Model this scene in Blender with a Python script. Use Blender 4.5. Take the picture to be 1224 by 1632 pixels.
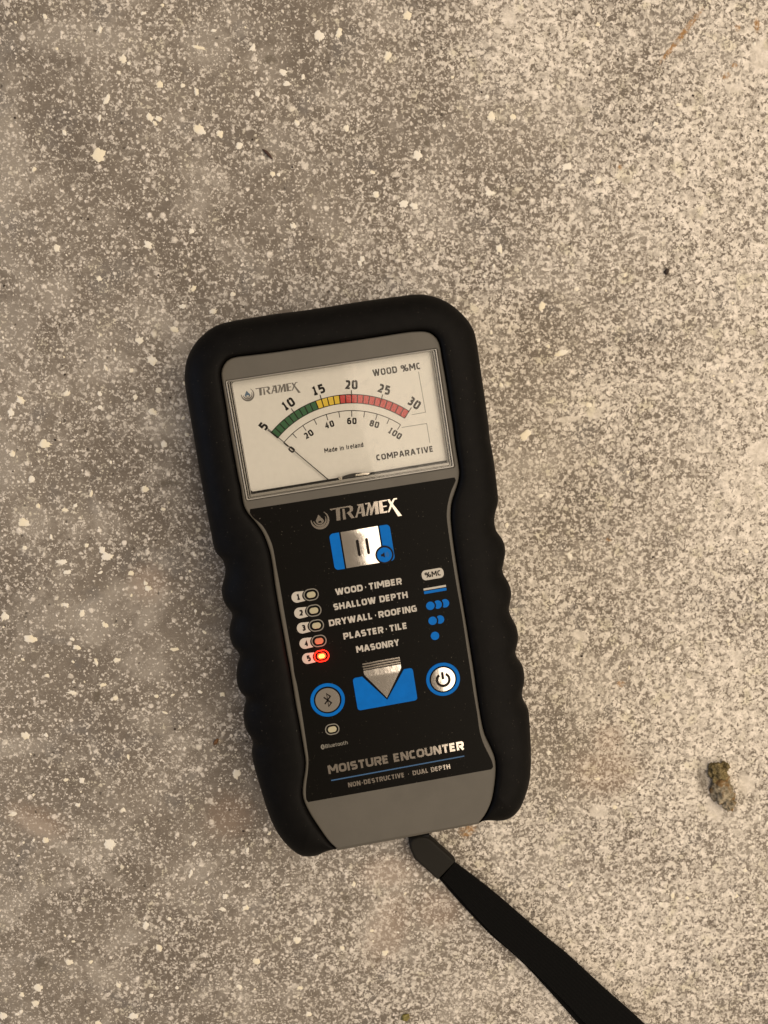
import bpy, bmesh, math, random
from mathutils import Vector, Matrix, noise
R = math.radians
MM = 0.001
for o in list(bpy.data.objects): bpy.data.objects.remove(o)
scene = bpy.context.scene

# ---------------------------------------------------------------- camera (a phone held 27.5 cm above the floor)
cam_d = bpy.data.cameras.new("camera"); cam = bpy.data.objects.new("camera", cam_d)
scene.collection.objects.link(cam); scene.camera = cam
cam_d.sensor_fit = 'HORIZONTAL'; cam_d.sensor_width = 36.0
cam_d.lens = 36.0 * 1226.0 / 1224.0
cam_d.clip_start = 0.01; cam_d.clip_end = 50
cam.matrix_world = Matrix.Translation((0, 0, 0.275)) @ (Matrix.Rotation(R(5.2824), 3, 'X') @ Matrix.Rotation(R(4.0740), 3, 'Y')).transposed().to_4x4()

# ---------------------------------------------------------------- room light
w = bpy.data.worlds.new("World"); scene.world = w; w.use_nodes = True
bg = w.node_tree.nodes["Background"]
bg.inputs[0].default_value = (1.0, 0.81, 0.60, 1); bg.inputs[1].default_value = 0.25
def area(name, loc, rot, sx, sy, power, col):
    d = bpy.data.lights.new(name, 'AREA'); d.shape = 'RECTANGLE'; d.size = sx; d.size_y = sy
    d.energy = power; d.color = col
    o = bpy.data.objects.new(name, d); scene.collection.objects.link(o); o.location = loc; o.rotation_euler = rot
    return o
area("ceiling_light", (1.52, 0.06, 1.6), (0, 0, R(15.2)), 2.8, 3.4, 80, (1.0, 0.838, 0.65))
area("window_light", (-1.1, 0.0, 0.45), (0, R(-72), 0), 0.8, 0.5, 3.4, (0.42, 0.62, 1.0))
vs = scene.view_settings; vs.view_transform = 'Standard'; vs.look = 'None'; vs.exposure = 0.18; vs.gamma = 1.0
scene.cycles.max_bounces = 8

# ---------------------------------------------------------------- materials
def srgb(r, g, b):
    f = lambda c: (c/255/12.92) if c/255 <= .04045 else ((c/255+.055)/1.055)**2.4
    return (f(r), f(g), f(b), 1)
class NT:
    def __init__(s, name):
        s.m = bpy.data.materials.new(name); s.m.use_nodes = True; s.t = s.m.node_tree
        s.p = s.t.nodes["Principled BSDF"]; s._c = None
    def n(s, typ, **kw):
        x = s.t.nodes.new(typ)
        for k, v in kw.items(): setattr(x, k, v)
        return x
    def put(s, sock, v):
        if hasattr(v, 'is_output') or isinstance(v, bpy.types.NodeSocket): s.t.links.new(v, sock)
        elif v is not None: sock.default_value = v
    def math(s, op, a, b=None, c=None, clamp=False):
        x = s.n('ShaderNodeMath', operation=op, use_clamp=clamp); s.put(x.inputs[0], a)
        if b is not None: s.put(x.inputs[1], b)
        if c is not None: s.put(x.inputs[2], c)
        return x.outputs[0]
    def coord(s):          # millimetres, object space
        if s._c is None:
            tc = s.n('ShaderNodeTexCoord'); v = s.n('ShaderNodeVectorMath', operation='SCALE')
            s.t.links.new(tc.outputs['Object'], v.inputs[0]); v.inputs['Scale'].default_value = 1000; s._c = v.outputs[0]
        return s._c
    def vadd(s, a, b, op='ADD'):
        v = s.n('ShaderNodeVectorMath', operation=op); s.put(v.inputs[0], a); s.put(v.inputs[1], b); return v.outputs[0]
    def noise(s, scale, detail=3, rough=.5, vec=None, dist=0, out=0):
        x = s.n('ShaderNodeTexNoise'); s.t.links.new(vec or s.coord(), x.inputs['Vector'])
        x.inputs['Scale'].default_value = scale; x.inputs['Detail'].default_value = detail
        x.inputs['Roughness'].default_value = rough; x.inputs['Distortion'].default_value = dist
        return x.outputs[out]
    def step(s, v, a, b, lo=0., hi=1.):
        x = s.n('ShaderNodeMapRange', interpolation_type='SMOOTHSTEP'); s.put(x.inputs[0], v)
        s.put(x.inputs[1], a); s.put(x.inputs[2], b); x.inputs[3].default_value = lo; x.inputs[4].default_value = hi
        return x.outputs[0]
    def mix(s, f, a, b, mode='MIX'):
        x = s.n('ShaderNodeMix', data_type='RGBA', blend_type=mode); s.put(x.inputs[0], f); s.put(x.inputs[6], a); s.put(x.inputs[7], b)
        return x.outputs[2]
    def bump(s, h, strength, dist):
        x = s.n('ShaderNodeBump'); s.t.links.new(h, x.inputs['Height']); x.inputs['Strength'].default_value = strength
        x.inputs['Distance'].default_value = dist; s.t.links.new(x.outputs[0], s.p.inputs['Normal'])
    def set(s, **kw):
        for k, v in kw.items(): s.put(s.p.inputs[k.replace('_', ' ')], v)
        return s
def simple(name, col, rough=.5, metal=0., spec=.5, grain=None, bump=None, wear=0.):
    n = NT(name); n.set(Roughness=rough, Metallic=metal)
    n.p.inputs['Specular IOR Level'].default_value = spec
    c = tuple(col[:3]) + (1,)
    if grain:
        g = n.noise(grain[0], 4, .6); d = tuple(min(1, x*(1-grain[1])) for x in c[:3]) + (1,); l = tuple(min(1, x*(1+grain[1])) for x in c[:3]) + (1,)
        n.set(Base_Color=n.mix(n.step(g, .3, .7), d, l))
    else: n.set(Base_Color=c)
    if wear:   # dust specks
        v = n.noise(1.9, 2, .5); dm = n.step(v, .735, .76)
        base = n.p.inputs['Base Color'].links[0].from_socket if n.p.inputs['Base Color'].links else c
        n.set(Base_Color=n.mix(n.math('MULTIPLY', dm, wear), base, (.35, .31, .25, 1)))
    if bump: n.bump(n.noise(bump[0], 3, .6), bump[1], bump[2]*MM)
    return n.m
M = {}
M['rubber'] = simple('black_rubber', (.0026, .0023, .0021), .58, spec=.085, grain=(.25, .25), bump=(5, .35, .12), wear=.22)
M['housing'] = simple('grey_plastic', (.084, .077, .065), .52, spec=.35, grain=(.12, .05), bump=(7, .25, .06))
M['panel'] = simple('black_overlay', (.0026, .0022, .0016), .40, spec=.07, bump=(3, .15, .02), wear=.35)
M['white'] = simple('white_print', (.42, .395, .35), .6, spec=.3)
M['ink'] = simple('black_ink', (.010, .007, .006), .6, spec=.1)
M['greyink'] = simple('grey_ink', (.16, .15, .14), .5, spec=.3)
M['blueink'] = simple('slate_ink', (.10, .16, .24), .5, spec=.3)
M['blue'] = simple('blue_print', (.0, .115, .44), .45, spec=.08, grain=(.3, .06), bump=(4, .1, .03))
M['darkblue'] = simple('dark_blue_line', (.03, .09, .20), .45, spec=.3)
M['green'] = simple('green_print', (.008, .10, .025), .5)
M['yellow'] = simple('yellow_print', (.72, .50, .02), .5)
M['red'] = simple('red_print', (.52, .035, .028), .5)
M['foil'] = simple('silver_foil', (.58, .53, .48), .11, metal=1., bump=(.5, .10, .05))
M['key'] = simple('silver_key', (.70, .66, .62), .11, metal=1., bump=(.35, .12, .2))
M['dial'] = simple('dial_card', (.74, .725, .69), .55, spec=.35, grain=(.6, .02))
M['clearedge'] = simple('clear_plastic_edge', (.30, .285, .26), .12, spec=.8)
M['darkgap'] = simple('dark_recess', (.02, .018, .016), .7)
M['lens'] = simple('lamp_lens_cream', (.36, .33, .22), .3, bump=(2, .1, .05))
M['lenspink'] = simple('lamp_lens_pink', (.46, .16, .09), .3)
M['ring'] = simple('lamp_ring', (.17, .16, .135), .4)
M['cord'] = simple('black_cord', (.008, .008, .008), .8, spec=.2)
M['clip'] = simple('dark_grey_clip', (.012, .011, .009), .6, spec=.12, bump=(6, .3, .05))
M['steel'] = simple('bright_steel', (.75, .70, .62), .12, metal=1.)
n = NT('webbing'); n.set(Base_Color=n.mix(n.step(n.noise(2.2, 4, .7), .4, .75), (.0012, .0012, .0012, 1), (.0036, .0034, .0032, 1)), Roughness=.9)
n.p.inputs['Specular IOR Level'].default_value = .11; n.bump(n.noise(6, 3, .7), .5, .15*MM); M['web'] = n.m
# glass: thin clear cover
n = NT('clear_cover'); n.t.nodes.remove(n.p)
tr = n.n('ShaderNodeBsdfTransparent'); gl = n.n('ShaderNodeBsdfGlossy'); gl.inputs['Roughness'].default_value = .04
fr = n.n('ShaderNodeFresnel'); fr.inputs['IOR'].default_value = 1.36; mx = n.n('ShaderNodeMixShader')
tr.inputs[0].default_value = (.97, .97, .965, 1)
n.t.links.new(fr.outputs[0], mx.inputs[0]); n.t.links.new(tr.outputs[0], mx.inputs[1]); n.t.links.new(gl.outputs[0], mx.inputs[2])
gr = n.step(n.noise(.22, 4, .65, dist=1.), .45, .75, .03, .22); n.t.links.new(gr, gl.inputs['Roughness'])
n.t.links.new(mx.outputs[0], n.t.nodes['Material Output'].inputs['Surface']); M['glass'] = n.m
def emit(name, col, k):
    n = NT(name); n.set(Base_Color=col, Emission_Color=col, Emission_Strength=k, Roughness=.3); return n.m
M['ledcore'] = emit('lit_lamp_core', (1, .30, .05, 1), 3.2)
M['ledring'] = emit('lit_lamp_ring', (1, .03, .01, 1), .8)
M['ledglow'] = emit('lit_lamp_lens', (1, .05, .012, 1), 2.2)

# floor: trowelled concrete under a mist of pale paint
def floor_material():
    n = NT('paint_misted_concrete'); P = n.coord()
    sep = n.n('ShaderNodeSeparateXYZ'); n.t.links.new(P, sep.inputs[0]); X, Y = sep.outputs[0], sep.outputs[1]
    wob = n.vadd(n.vadd(n.noise(.9, 3, .6, out=1), (.5, .5, .5), 'SUBTRACT'), (1.5, 1.5, 0), 'MULTIPLY')
    Pw = n.vadd(P, wob)
    def spot(cx, cy, rx, ry, ang=0, soft=.9, rag=.8):
        mp = n.n('ShaderNodeMapping', vector_type='TEXTURE'); n.t.links.new(P, mp.inputs[0])
        mp.inputs['Location'].default_value = (cx, cy, 0); mp.inputs['Rotation'].default_value = (0, 0, R(ang)); mp.inputs['Scale'].default_value = (rx, ry, 1e3)
        ln = n.n('ShaderNodeVectorMath', operation='LENGTH'); n.t.links.new(mp.outputs[0], ln.inputs[0])
        d = n.math('ADD', ln.outputs['Value'], n.math('MULTIPLY', n.math('SUBTRACT', RAG, .5), rag*2))
        return n.step(d, 1+soft/2, 1-soft/2)
    RAG = n.noise(.38, 6, .75)
    def many(L, **kw):
        r = None
        for a in L:
            k = a[5] if len(a) > 5 else 1.
            s_ = n.math('MULTIPLY', spot(*a[:5], **kw), k)
            r = s_ if r is None else n.math('MAXIMUM', r, s_)
        return r
    # coverage of the paint mist
    big = n.noise(.018, 3, .5); med = n.noise(.07, 4, .55)
    xr = n.step(X, -130, 150, 0, 1)
    cover = n.math('ADD', n.math('MULTIPLY', xr, .56), n.math('MULTIPLY', n.math('SUBTRACT', big, .5), .7))
    cover = n.math('ADD', cover, n.math('MULTIPLY', n.math('SUBTRACT', med, .5), .55))
    thick = many(COVER_MORE, soft=1.3, rag=.7); thin = many(COVER_LESS, soft=1.3, rag=.7)
    cover = n.math('ADD', cover, n.math('MULTIPLY', thick, .26)); cover = n.math('SUBTRACT', cover, n.math('MULTIPLY', thin, .25))
    # fine fleck field, slightly stretched and swirled
    f1 = n.noise(.80, 3.0, .60, vec=Pw, dist=.5); f2 = n.noise(.40, 3, .6, vec=Pw, dist=.8)
    fl = n.math('ADD', n.math('MULTIPLY', f1, .68), n.math('MULTIPLY', f2, .32))
    thr = n.math('MULTIPLY_ADD', cover, -.125, .560)
    fleck = n.math('MULTIPLY', n.step(n.math('SUBTRACT', fl, thr), -.045, .062), n.step(n.noise(.28, 4, .7), .36, .62, .50, 1.15), clamp=True)
    def dots(scale, rmin, rmax, keep):
        v = n.n('ShaderNodeTexVoronoi', feature='F1', voronoi_dimensions='2D'); n.t.links.new(Pw, v.inputs['Vector']); v.inputs['Scale'].default_value = scale
        cs = n.n('ShaderNodeSeparateColor'); n.t.links.new(v.outputs['Color'], cs.inputs[0])
        rad = n.math('MULTIPLY_ADD', n.math('POWER', cs.outputs[0], 2.5), rmax-rmin, rmin)
        on = n.math('LESS_THAN', cs.outputs[1], keep)
        return n.math('MULTIPLY', n.step(v.outputs['Distance'], n.math('MULTIPLY', rad, 1.1), n.math('MULTIPLY', rad, .5)), on), cs.outputs[2]
    kp = n.math('MULTIPLY_ADD', cover, .30, .34)
    d1, c1 = dots(.55, .12, .42, kp); d2, c2 = dots(.25, .08, .34, n.math('MULTIPLY', kp, .6)); d3, c3 = dots(.95, .16, .48, n.math('MULTIPLY', kp, 1.2))
    dts = n.math('MULTIPLY', n.math('MAXIMUM', n.math('MAXIMUM', d1, d2), n.math('MULTIPLY', d3, .8)), n.step(n.noise(.6, 3, .6), .3, .6, .55, 1.0))
    paint = n.math('MAXIMUM', n.math('MULTIPLY', fleck, n.math('MULTIPLY_ADD', cover, .35, .74, clamp=True)), dts)
    haze = n.math('MULTIPLY', n.step(n.noise(.040, 6, .68, dist=.4), .47, .68), .62)
    haze = n.math('MAXIMUM', haze, n.math('MULTIPLY', n.step(n.noise(.16, 5, .7, dist=.6), .56, .70), .50))
    haze = n.math('MAXIMUM', haze, n.math('MULTIPLY', many(SMEARS, soft=.8, rag=1.0), .45))
    # concrete itself
    cb = n.mix(n.step(n.noise(.022, 6, .65), .38, .62), (.155, .131, .108, 1), (.225, .195, .162, 1))
    cb = n.mix(n.math('MULTIPLY', n.step(n.noise(.06, 3, .5, dist=.5), .55, .72), .5), cb, (.150, .142, .138, 1))
    fine = n.noise(1.9, 3, .75)
    cb = n.mix(n.step(fine, .25, .75), n.mix(.5, cb, (.085, .073, .060, 1)), cb)
    pc = n.mix(n.step(n.noise(.35, 3, .6), .35, .7), (.61, .565, .50, 1), (.77, .715, .65, 1))
    pc = n.mix(n.math('MULTIPLY', n.step(n.noise(.11, 2, .5), .58, .7), .5), pc, (.60, .56, .42, 1))
    col = n.mix(haze, cb, n.mix(.5, cb, (.56, .52, .46, 1)))
    col = n.mix(paint, col, n.mix(n.step(fine, .2, .6), n.mix(.25, pc, cb), pc))
    pale = many(PALE, soft=.35, rag=.45)
    col = n.mix(n.math('MULTIPLY', pale, .8), col, n.mix(.12, pc, cb))
    dk = many(SMUDGE_AND_SHADE, soft=.9, rag=.5)
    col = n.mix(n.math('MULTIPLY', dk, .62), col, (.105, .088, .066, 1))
    rs = many(RUST, soft=.8, rag=1.1)
    col = n.mix(n.math('MULTIPLY', rs, n.step(n.noise(.9, 4, .75), .36, .60, .10, .95)), col, (.30, .165, .06, 1))
    pk = many(PINKISH, soft=1.2, rag=.6)
    col = n.mix(n.math('MULTIPLY', pk, .20), col, (.40, .27, .19, 1))
    pits = n.n('ShaderNodeTexVoronoi', feature='F1', voronoi_dimensions='2D'); n.t.links.new(Pw, pits.inputs['Vector']); pits.inputs['Scale'].default_value = .13
    pcs = n.n('ShaderNodeSeparateColor'); n.t.links.new(pits.outputs['Color'], pcs.inputs[0])
    pit = n.math('MULTIPLY', n.step(pits.outputs['Distance'], .075, .03), n.math('LESS_THAN', pcs.outputs[0], .22))
    col = n.mix(n.math('MULTIPLY', pit, .7), col, (.05, .04, .03, 1))
    n.set(Base_Color=col, Roughness=n.math('MULTIPLY_ADD', paint, -.12, .82)); n.p.inputs['Specular IOR Level'].default_value = .25
    h = n.math('ADD', n.math('MULTIPLY', paint, .26), n.math('MULTIPLY', n.noise(.25, 5, .6), .5)); h = n.math('SUBTRACT', h, n.math('MULTIPLY', pit, .4))
    n.bump(h, .55, .9*MM)
    return n.m

# ---------------------------------------------------------------- object helpers
def link(o, parent=None):
    scene.collection.objects.link(o)
    if parent is not None: o.parent = parent
    return o
def tag(o, label=None, cat=None, group=None, kind=None):
    if label: o['label'] = label
    if cat: o['category'] = cat
    if group: o['group'] = group
    if kind: o['kind'] = kind
    return o
def mesh(name, V, F, mat, parent=None, smooth=False):
    me = bpy.data.meshes.new(name); me.from_pydata([tuple(c*MM for c in v) for v in V], [], F); me.update()
    if smooth: me.polygons.foreach_set('use_smooth', [True]*len(me.polygons))
    if name == 'key_face': me.set_sharp_from_angle(angle=R(30))
    me.materials.append(mat if not isinstance(mat, str) else M[mat])
    return link(bpy.data.objects.new(name, me), parent)
def shape(name, loops, z0, z1, mat, parent=None, bevel=0., res=2, smooth=False):
    """closed outlines (inner loops are holes) raised from z0 to z1, edges rounded by bevel; millimetres"""
    cu = bpy.data.curves.new(name, 'CURVE'); cu.dimensions = '2D'; cu.fill_mode = 'BOTH'
    for L in loops:
        s = cu.splines.new('POLY'); s.points.add(len(L)-1); s.use_cyclic_u = True
        for i, p in enumerate(L): s.points[i].co = (p[0], p[1], 0, 1)
    cu.extrude = max((z1-z0)/2-bevel, 1e-4)
    if bevel: cu.bevel_depth = bevel; cu.bevel_resolution = res; cu.offset = -bevel
    t = bpy.data.objects.new('tmp', cu); scene.collection.objects.link(t)
    dg = bpy.context.evaluated_depsgraph_get(); me = bpy.data.meshes.new_from_object(t.evaluated_get(dg))
    bpy.data.objects.remove(t); bpy.data.curves.remove(cu)
    me.transform(Matrix.Scale(MM, 4) @ Matrix.Translation((0, 0, (z0+z1)/2))); me.name = name
    me.materials.clear(); me.materials.append(M[mat])
    me.polygons.foreach_set('use_smooth', [smooth]*len(me.polygons))
    if smooth: me.set_sharp_from_angle(angle=R(40))
    return link(bpy.data.objects.new(name, me), parent)
def rrect(x0, y0, x1, y1, r, k=6):
    P = []
    for cx, cy, a in ((x1-r, y1-r, 0), (x0+r, y1-r, 90), (x0+r, y0+r, 180), (x1-r, y0+r, 270)):
        for i in range(k+1):
            t = R(a+90*i/k); P.append((cx+r*math.cos(t), cy+r*math.sin(t)))
    return P
def circle(cx, cy, r, k=40, a0=0, a1=360):
    m = k if a1-a0 >= 360 else k+1
    return [(cx+r*math.cos(R(a0+(a1-a0)*i/k)), cy+r*math.sin(R(a0+(a1-a0)*i/k))) for i in range(m)]
def catmull(P, closed, step):
    """smooth resampling at roughly equal spacing"""
    n = len(P); Q = []
    seg = n if closed else n-1
    for i in range(seg):
        g = (lambda j: P[j % n]) if closed else (lambda j: P[max(0, min(n-1, j))])
        a, b, c, d = g(i-1), g(i), g(i+1), g(i+2)
        for k in range(12):
            t = k/12
            Q.append(tuple(.5*((2*b[m])+(-a[m]+c[m])*t+(2*a[m]-5*b[m]+4*c[m]-d[m])*t*t+(-a[m]+3*b[m]-3*c[m]+d[m])*t**3) for m in range(len(b))))
    if not closed: Q.append(P[-1])
    else: Q.append(Q[0])
    L = [0]
    for i in range(1, len(Q)): L.append(L[-1]+math.dist(Q[i], Q[i-1]))
    m = step if isinstance(step, int) else max(8, int(L[-1]/step)); out = []; j = 0
    for i in range(m if closed else m+1):
        s = L[-1]*i/m
        while j < len(L)-2 and L[j+1] < s: j += 1
        u = (s-L[j])/max(1e-9, L[j+1]-L[j]); out.append(tuple(Q[j][q]*(1-u)+Q[j+1][q]*u for q in range(len(Q[j]))))
    return out
def fill_path(P):      # polyline with per-corner radii -> points
    out = []
    n = len(P); closed = len(P[0]) == 2 and False
    for i, p in enumerate(P):
        r = p[2] if len(p) > 2 else 0
        if r <= 0 or i in (0, n-1): out.append((p[0], p[1])); continue
        a, b, c = Vector(P[i-1][:2]), Vector(p[:2]), Vector(P[i+1][:2])
        u, v = (a-b), (c-b); lu, lv = u.length, v.length; u.normalize(); v.normalize()
        d = min(r, lu*.5 if i-1 > 0 and len(P[i-1]) > 2 else lu, lv*.5 if i+1 < n-1 and len(P[i+1]) > 2 else lv)
        s, e = b+u*d, b+v*d
        for k in range(6):
            t = k/5; q = s*(1-t)**2+b*(2*t*(1-t)*1.0)+e*t*t
            m = (s*(1-t)+e*t); q = q+(b-m)*(.10*math.sin(math.pi*t)); out.append((q.x, q.y))
    return out
def ribbon(V, F, P, t, z, closed=False):
    pts = [Vector(P[0])]
    for p in P[1:]:
        if (Vector(p)-pts[-1]).length > 1e-4: pts.append(Vector(p))
    if closed and (pts[0]-pts[-1]).length < 1e-3: pts.pop()
    n = len(pts); b = len(V)
    for i, p in enumerate(pts):
        pr = pts[i-1] if (i > 0 or closed) else None; nx = pts[(i+1) % n] if (i < n-1 or closed) else None
        d1 = (p-pr).normalized() if pr is not None else None; d2 = (nx-p).normalized() if nx is not None else None
        d1 = d1 or d2; d2 = d2 or d1
        n1 = Vector((-d1.y, d1.x)); n2 = Vector((-d2.y, d2.x)); m = n1+n2
        if m.length < .3: m = n1
        m.normalize(); k = min(1.5, 1/max(.35, m.dot(n1))); q = m*(t/2*k)
        V.append((p.x+q.x, p.y+q.y, z)); V.append((p.x-q.x, p.y-q.y, z))
    for i in range(n if closed else n-1):
        j = (i+1) % n; F.append((b+2*i, b+2*i+1, b+2*j+1, b+2*j))
Rr, rr = .30, .24
G = {  # centre lines in a unit box: (width, strokes); a third number rounds that corner
 'A': (.66, [[(-.03,-.1),(.47,1.1)],[(1.03,-.1),(.53,1.1)],[(.2,.26),(.8,.26)]]),
 'B': (.60, [[(0,-.1),(0,1.1)],[(.1,1),(.92,1,.2),(.92,.54,.2),(.1,.54)],[(.1,.5),(1,.5,.22),(1,0,.22),(.1,0)]]),
 'C': (.54, [[(1,1),(0,1,Rr),(0,0,Rr),(1,0)]]),
 'D': (.62, [[(.3,0),(0,0),(0,1),(1,1,Rr),(1,0,Rr),(.25,0)]]),
 'E': (.52, [[(1,1),(0,1),(0,0),(1,0)],[(.1,.52),(.92,.52)]]),
 'F': (.50, [[(1,1),(0,1),(0,-.1)],[(.1,.48),(.92,.48)]]),
 'G': (.60, [[(1,1),(0,1,Rr),(0,0,Rr),(1,0,.04),(1,.48),(.55,.48)]]),
 'H': (.62, [[(0,-.1),(0,1.1)],[(1,-.1),(1,1.1)],[(.1,.52),(.9,.52)]]),
 'I': (.20, [[(.5,-.1),(.5,1.1)]]),
 'L': (.48, [[(0,1.1),(0,0),(1,0)]]),
 'M': (.80, [[(0,-.1),(0,1.1)],[(1,-.1),(1,1.1)],[(.03,1.1),(.5,.26)],[(.97,1.1),(.5,.26)]]),
 'N': (.64, [[(0,-.1),(0,1.1)],[(1,-.1),(1,1.1)],[(.06,1.1),(.94,-.1)]]),
 'O': (.62, [[(.5,1),(0,1,Rr),(0,0,Rr),(1,0,Rr),(1,1,Rr),(.49,1)]]),
 'P': (.58, [[(0,-.1),(0,1),(1,1,rr),(1,.4,rr),(.1,.4)]]),
 'R': (.60, [[(0,-.1),(0,1),(1,1,rr),(1,.42,rr),(.1,.42)],[(.5,.42),(1,-.1)]]),
 'S': (.56, [[(1,1),(0,1,rr),(0,.52,rr),(1,.52,rr),(1,0,rr),(0,0)]]),
 'T': (.56, [[(-.12,1),(1.12,1)],[(.5,.9),(.5,-.1)]]),
 'U': (.62, [[(0,1.1),(0,0,Rr),(1,0,Rr),(1,1.1)]]),
 'V': (.62, [[(-.03,1.1),(.47,-.1)],[(1.03,1.1),(.53,-.1)]]),
 'W': (.92, [[(-.02,1.1),(.24,-.1)],[(.49,1.1),(.27,-.1)],[(.51,1.1),(.73,-.1)],[(1.02,1.1),(.76,-.1)]]),
 'X': (.60, [[(0,-.1),(1,1.1)],[(0,1.1),(1,-.1)]]),
 'Y': (.60, [[(-.03,1.1),(.5,.42)],[(1.03,1.1),(.5,.42)],[(.5,.5),(.5,-.1)]]),
 '0': (.58, [[(.5,1),(0,1,Rr),(0,0,Rr),(1,0,Rr),(1,1,Rr),(.49,1)]]),
 '1': (.46, [[(0,.86),(.52,.99),(.52,.05)],[(-.05,0),(1.1,0)]]),
 '2': (.54, [[(0,.96),(.95,1,.3),(1,.5,.16),(0,.02),(1.1,.02)]]),
 '3': (.54, [[(0,1),(.95,1,rr),(.95,.53,.2),(.25,.53)],[(.3,.53),(1,.53,.2),(1,0,rr),(-.05,0)]]),
 '4': (.60, [[(.72,-.1),(.72,.98),(.02,.27),(1.12,.27)]]),
 '5': (.54, [[(.95,1),(.04,1),(.04,.58),(1,.6,rr),(1,0,rr),(0,0)]]),
 '6': (.58, [[(.92,1),(0,1,Rr),(0,0,Rr),(1,0,rr),(1,.58,rr),(.1,.58)]]),
 '8': (.58, [[(.5,1),(.04,1,.2),(.04,.53,.2),(.96,.53,.2),(.96,1,.2),(.49,1)],[(.5,.53),(0,.53,.2),(0,0,.24),(1,0,.24),(1,.53,.2),(.49,.53)]]),
 '%': (.95, [[(.18,1),(-.02,1,.2),(-.02,.58,.2),(.36,.58,.2),(.36,1,.2),(.17,1)],[(.24,-.1),(.76,1.1)],[(.82,.42),(.64,.42,.2),(.64,0,.2),(1.02,0,.2),(1.02,.42,.2),(.81,.42)]]),
 '-': (.36, [[(0,.42),(1,.42)]]),
 '.': (.50, [[(.36,.48),(.64,.48)]]),
 ' ': (.26, []),
 'a': (.48, [[(.05,.72),(1,.72,.2),(1,-.1)],[(.9,.42),(0,.42,.15),(0,0,.15),(.9,0)]]),
 'd': (.50, [[(1,1.1),(1,0),(0,0,.2),(0,.72,.2),(.9,.72)]]),
 'e': (.50, [[(.1,.38),(1,.38),(1,.72,.2),(0,.72,.2),(0,0,.2),(.95,0)]]),
 'i': (.18, [[(.5,.8),(.5,-.1)],[(.5,.95),(.5,1.1)]]),
 'l': (.18, [[(.5,1.1),(.5,-.1)]]),
 'n': (.50, [[(0,-.1),(0,.72),(1,.72,.2),(1,-.1)]]),
 'r': (.34, [[(0,-.1),(0,.72),(1,.72)]]),
 'u': (.50, [[(0,.8),(0,0,.2),(1,0),(1,.8)]]),
 't': (.34, [[(.3,1),(.3,0,.1),(1,0)],[(-.1,.74),(1,.74)]]),
 'o': (.50, [[(.5,.72),(0,.72,.2),(0,0,.2),(1,0,.2),(1,.72,.2),(.49,.72)]]),
 'h': (.50, [[(0,1.1),(0,-.1)],[(.1,.72),(1,.72,.2),(1,-.1)]]),
}
def text(name, s, x0, x1, y, cap, t, z, mat, parent, gap=.17, rot=0., centre=None, split=False):
    """one line of letters built from strokes, fitted between x0 and x1 (mm)"""
    t = t*cap; ws = [G[c][0]*cap for c in s]; g = gap*cap
    sx = ((x1-x0)-g*(len(s)-1))/sum(ws); V = []; F = []; x = x0; n = 0
    for c, wd in zip(s, ws):
        wd *= sx
        for st in G[c][1]:
            P = []
            for q in st:
                px = x+t/2+q[0]*(wd-t); py = y+t/2+q[1]*(cap-t)
                if q[1] > 1: py = y+cap
                if q[1] < 0: py = y
                P.append((px, py)+((q[2]*cap,) if len(q) > 2 else ()))
            cl = len(st) > 4 and abs(st[0][0]-st[-1][0]) < .02 and st[0][1] == st[-1][1] and len(st[0]) == 2
            ribbon(V, F, fill_path(P), t, z+.007*(n % 4), closed=cl); n += 1
        x += wd+g
    if centre:
        cx, cy = (x0+x1)/2, y+cap/2; ca, sa = math.cos(rot), math.sin(rot)
        V = [(centre[0]+(a-cx)*ca-(b-cy)*sa, centre[1]+(a-cx)*sa+(b-cy)*ca, c) for a, b, c in V]
    return mesh(name, V, F, mat, parent)
def lines(name, Ls, t, z, mat, parent):
    V = []; F = []
    for i, L in enumerate(Ls): ribbon(V, F, L, t, z+.006*(i % 5))
    return mesh(name, V, F, mat, parent)

# ================================================================= the floor
COVER_MORE = [(147.45, 90.03), (153.8, 0.61), (148.7, -106.63), (114.47, -193.68), (66.85, 138.39), (94.29, 14.17), (145.37, 136.95)]
COVER_MORE = [(p[0], p[1], a, b, r) for p, (a, b, r) in zip(COVER_MORE, [(30, 40, 20), (22, 50, 0), (30, 30, 0), (50, 20, 20), (25, 18, 0), (20, 12, 20), (18, 20, 0)])]
COVER_LESS = [(80.68, 0.6), (-61.97, -73.25), (-45.57, -137.08), (-9.03, 80.24), (-83.36, -56.96), (43.11, 106.58), (-14.81, 135.51), (85.51, -117.13)]
COVER_LESS = [(p[0], p[1], a, b, r) for p, (a, b, r) in zip(COVER_LESS, [(16, 40, 0), (45, 22, 0), (30, 14, 0), (26, 16, 30), (30, 10, 10), (22, 12, 0), (26, 14, 0), (10, 22, 0)])]
SMEARS = [(-105.68, 98.5), (-92.27, 49.52), (-77.4, 25.35), (-107.23, 38.86), (-111.36, -8.07), (-80.22, -27.93), (-103.74, -27.76), (-91.05, -152.15), (-113.6, -108.9), (16.73, -181.38), (21.48, -164.12), (-106.12, -139.64), (-80.98, 133.18), (-39.93, 132.62)]
SMEARS = [(p[0], p[1], a, b, r) for p, (a, b, r) in zip(SMEARS, [(5, 14, 0), (8, 5, 60), (10, 5, 10), (8, 10, 0), (7, 8, 0), (2.5, 8, 12), (7, 6, 0), (3, 20, 52), (14, 4, 0), (5, 14, -20), (10, 7, 0), (9, 3, -35), (20, 6, 0), (8, 8, 0)])]
PALE = [(159.33, -4.48), (95.79, 9.66), (92.88, -72.42), (101.85, -140.63), (147.65, -141.5), (159.76, -131.85), (86.32, 7.84), (153.03, 135.11), (62.81, 144.39), (110.41, -73.7), (143.64, 124.24), (153.83, -82.26)]
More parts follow.
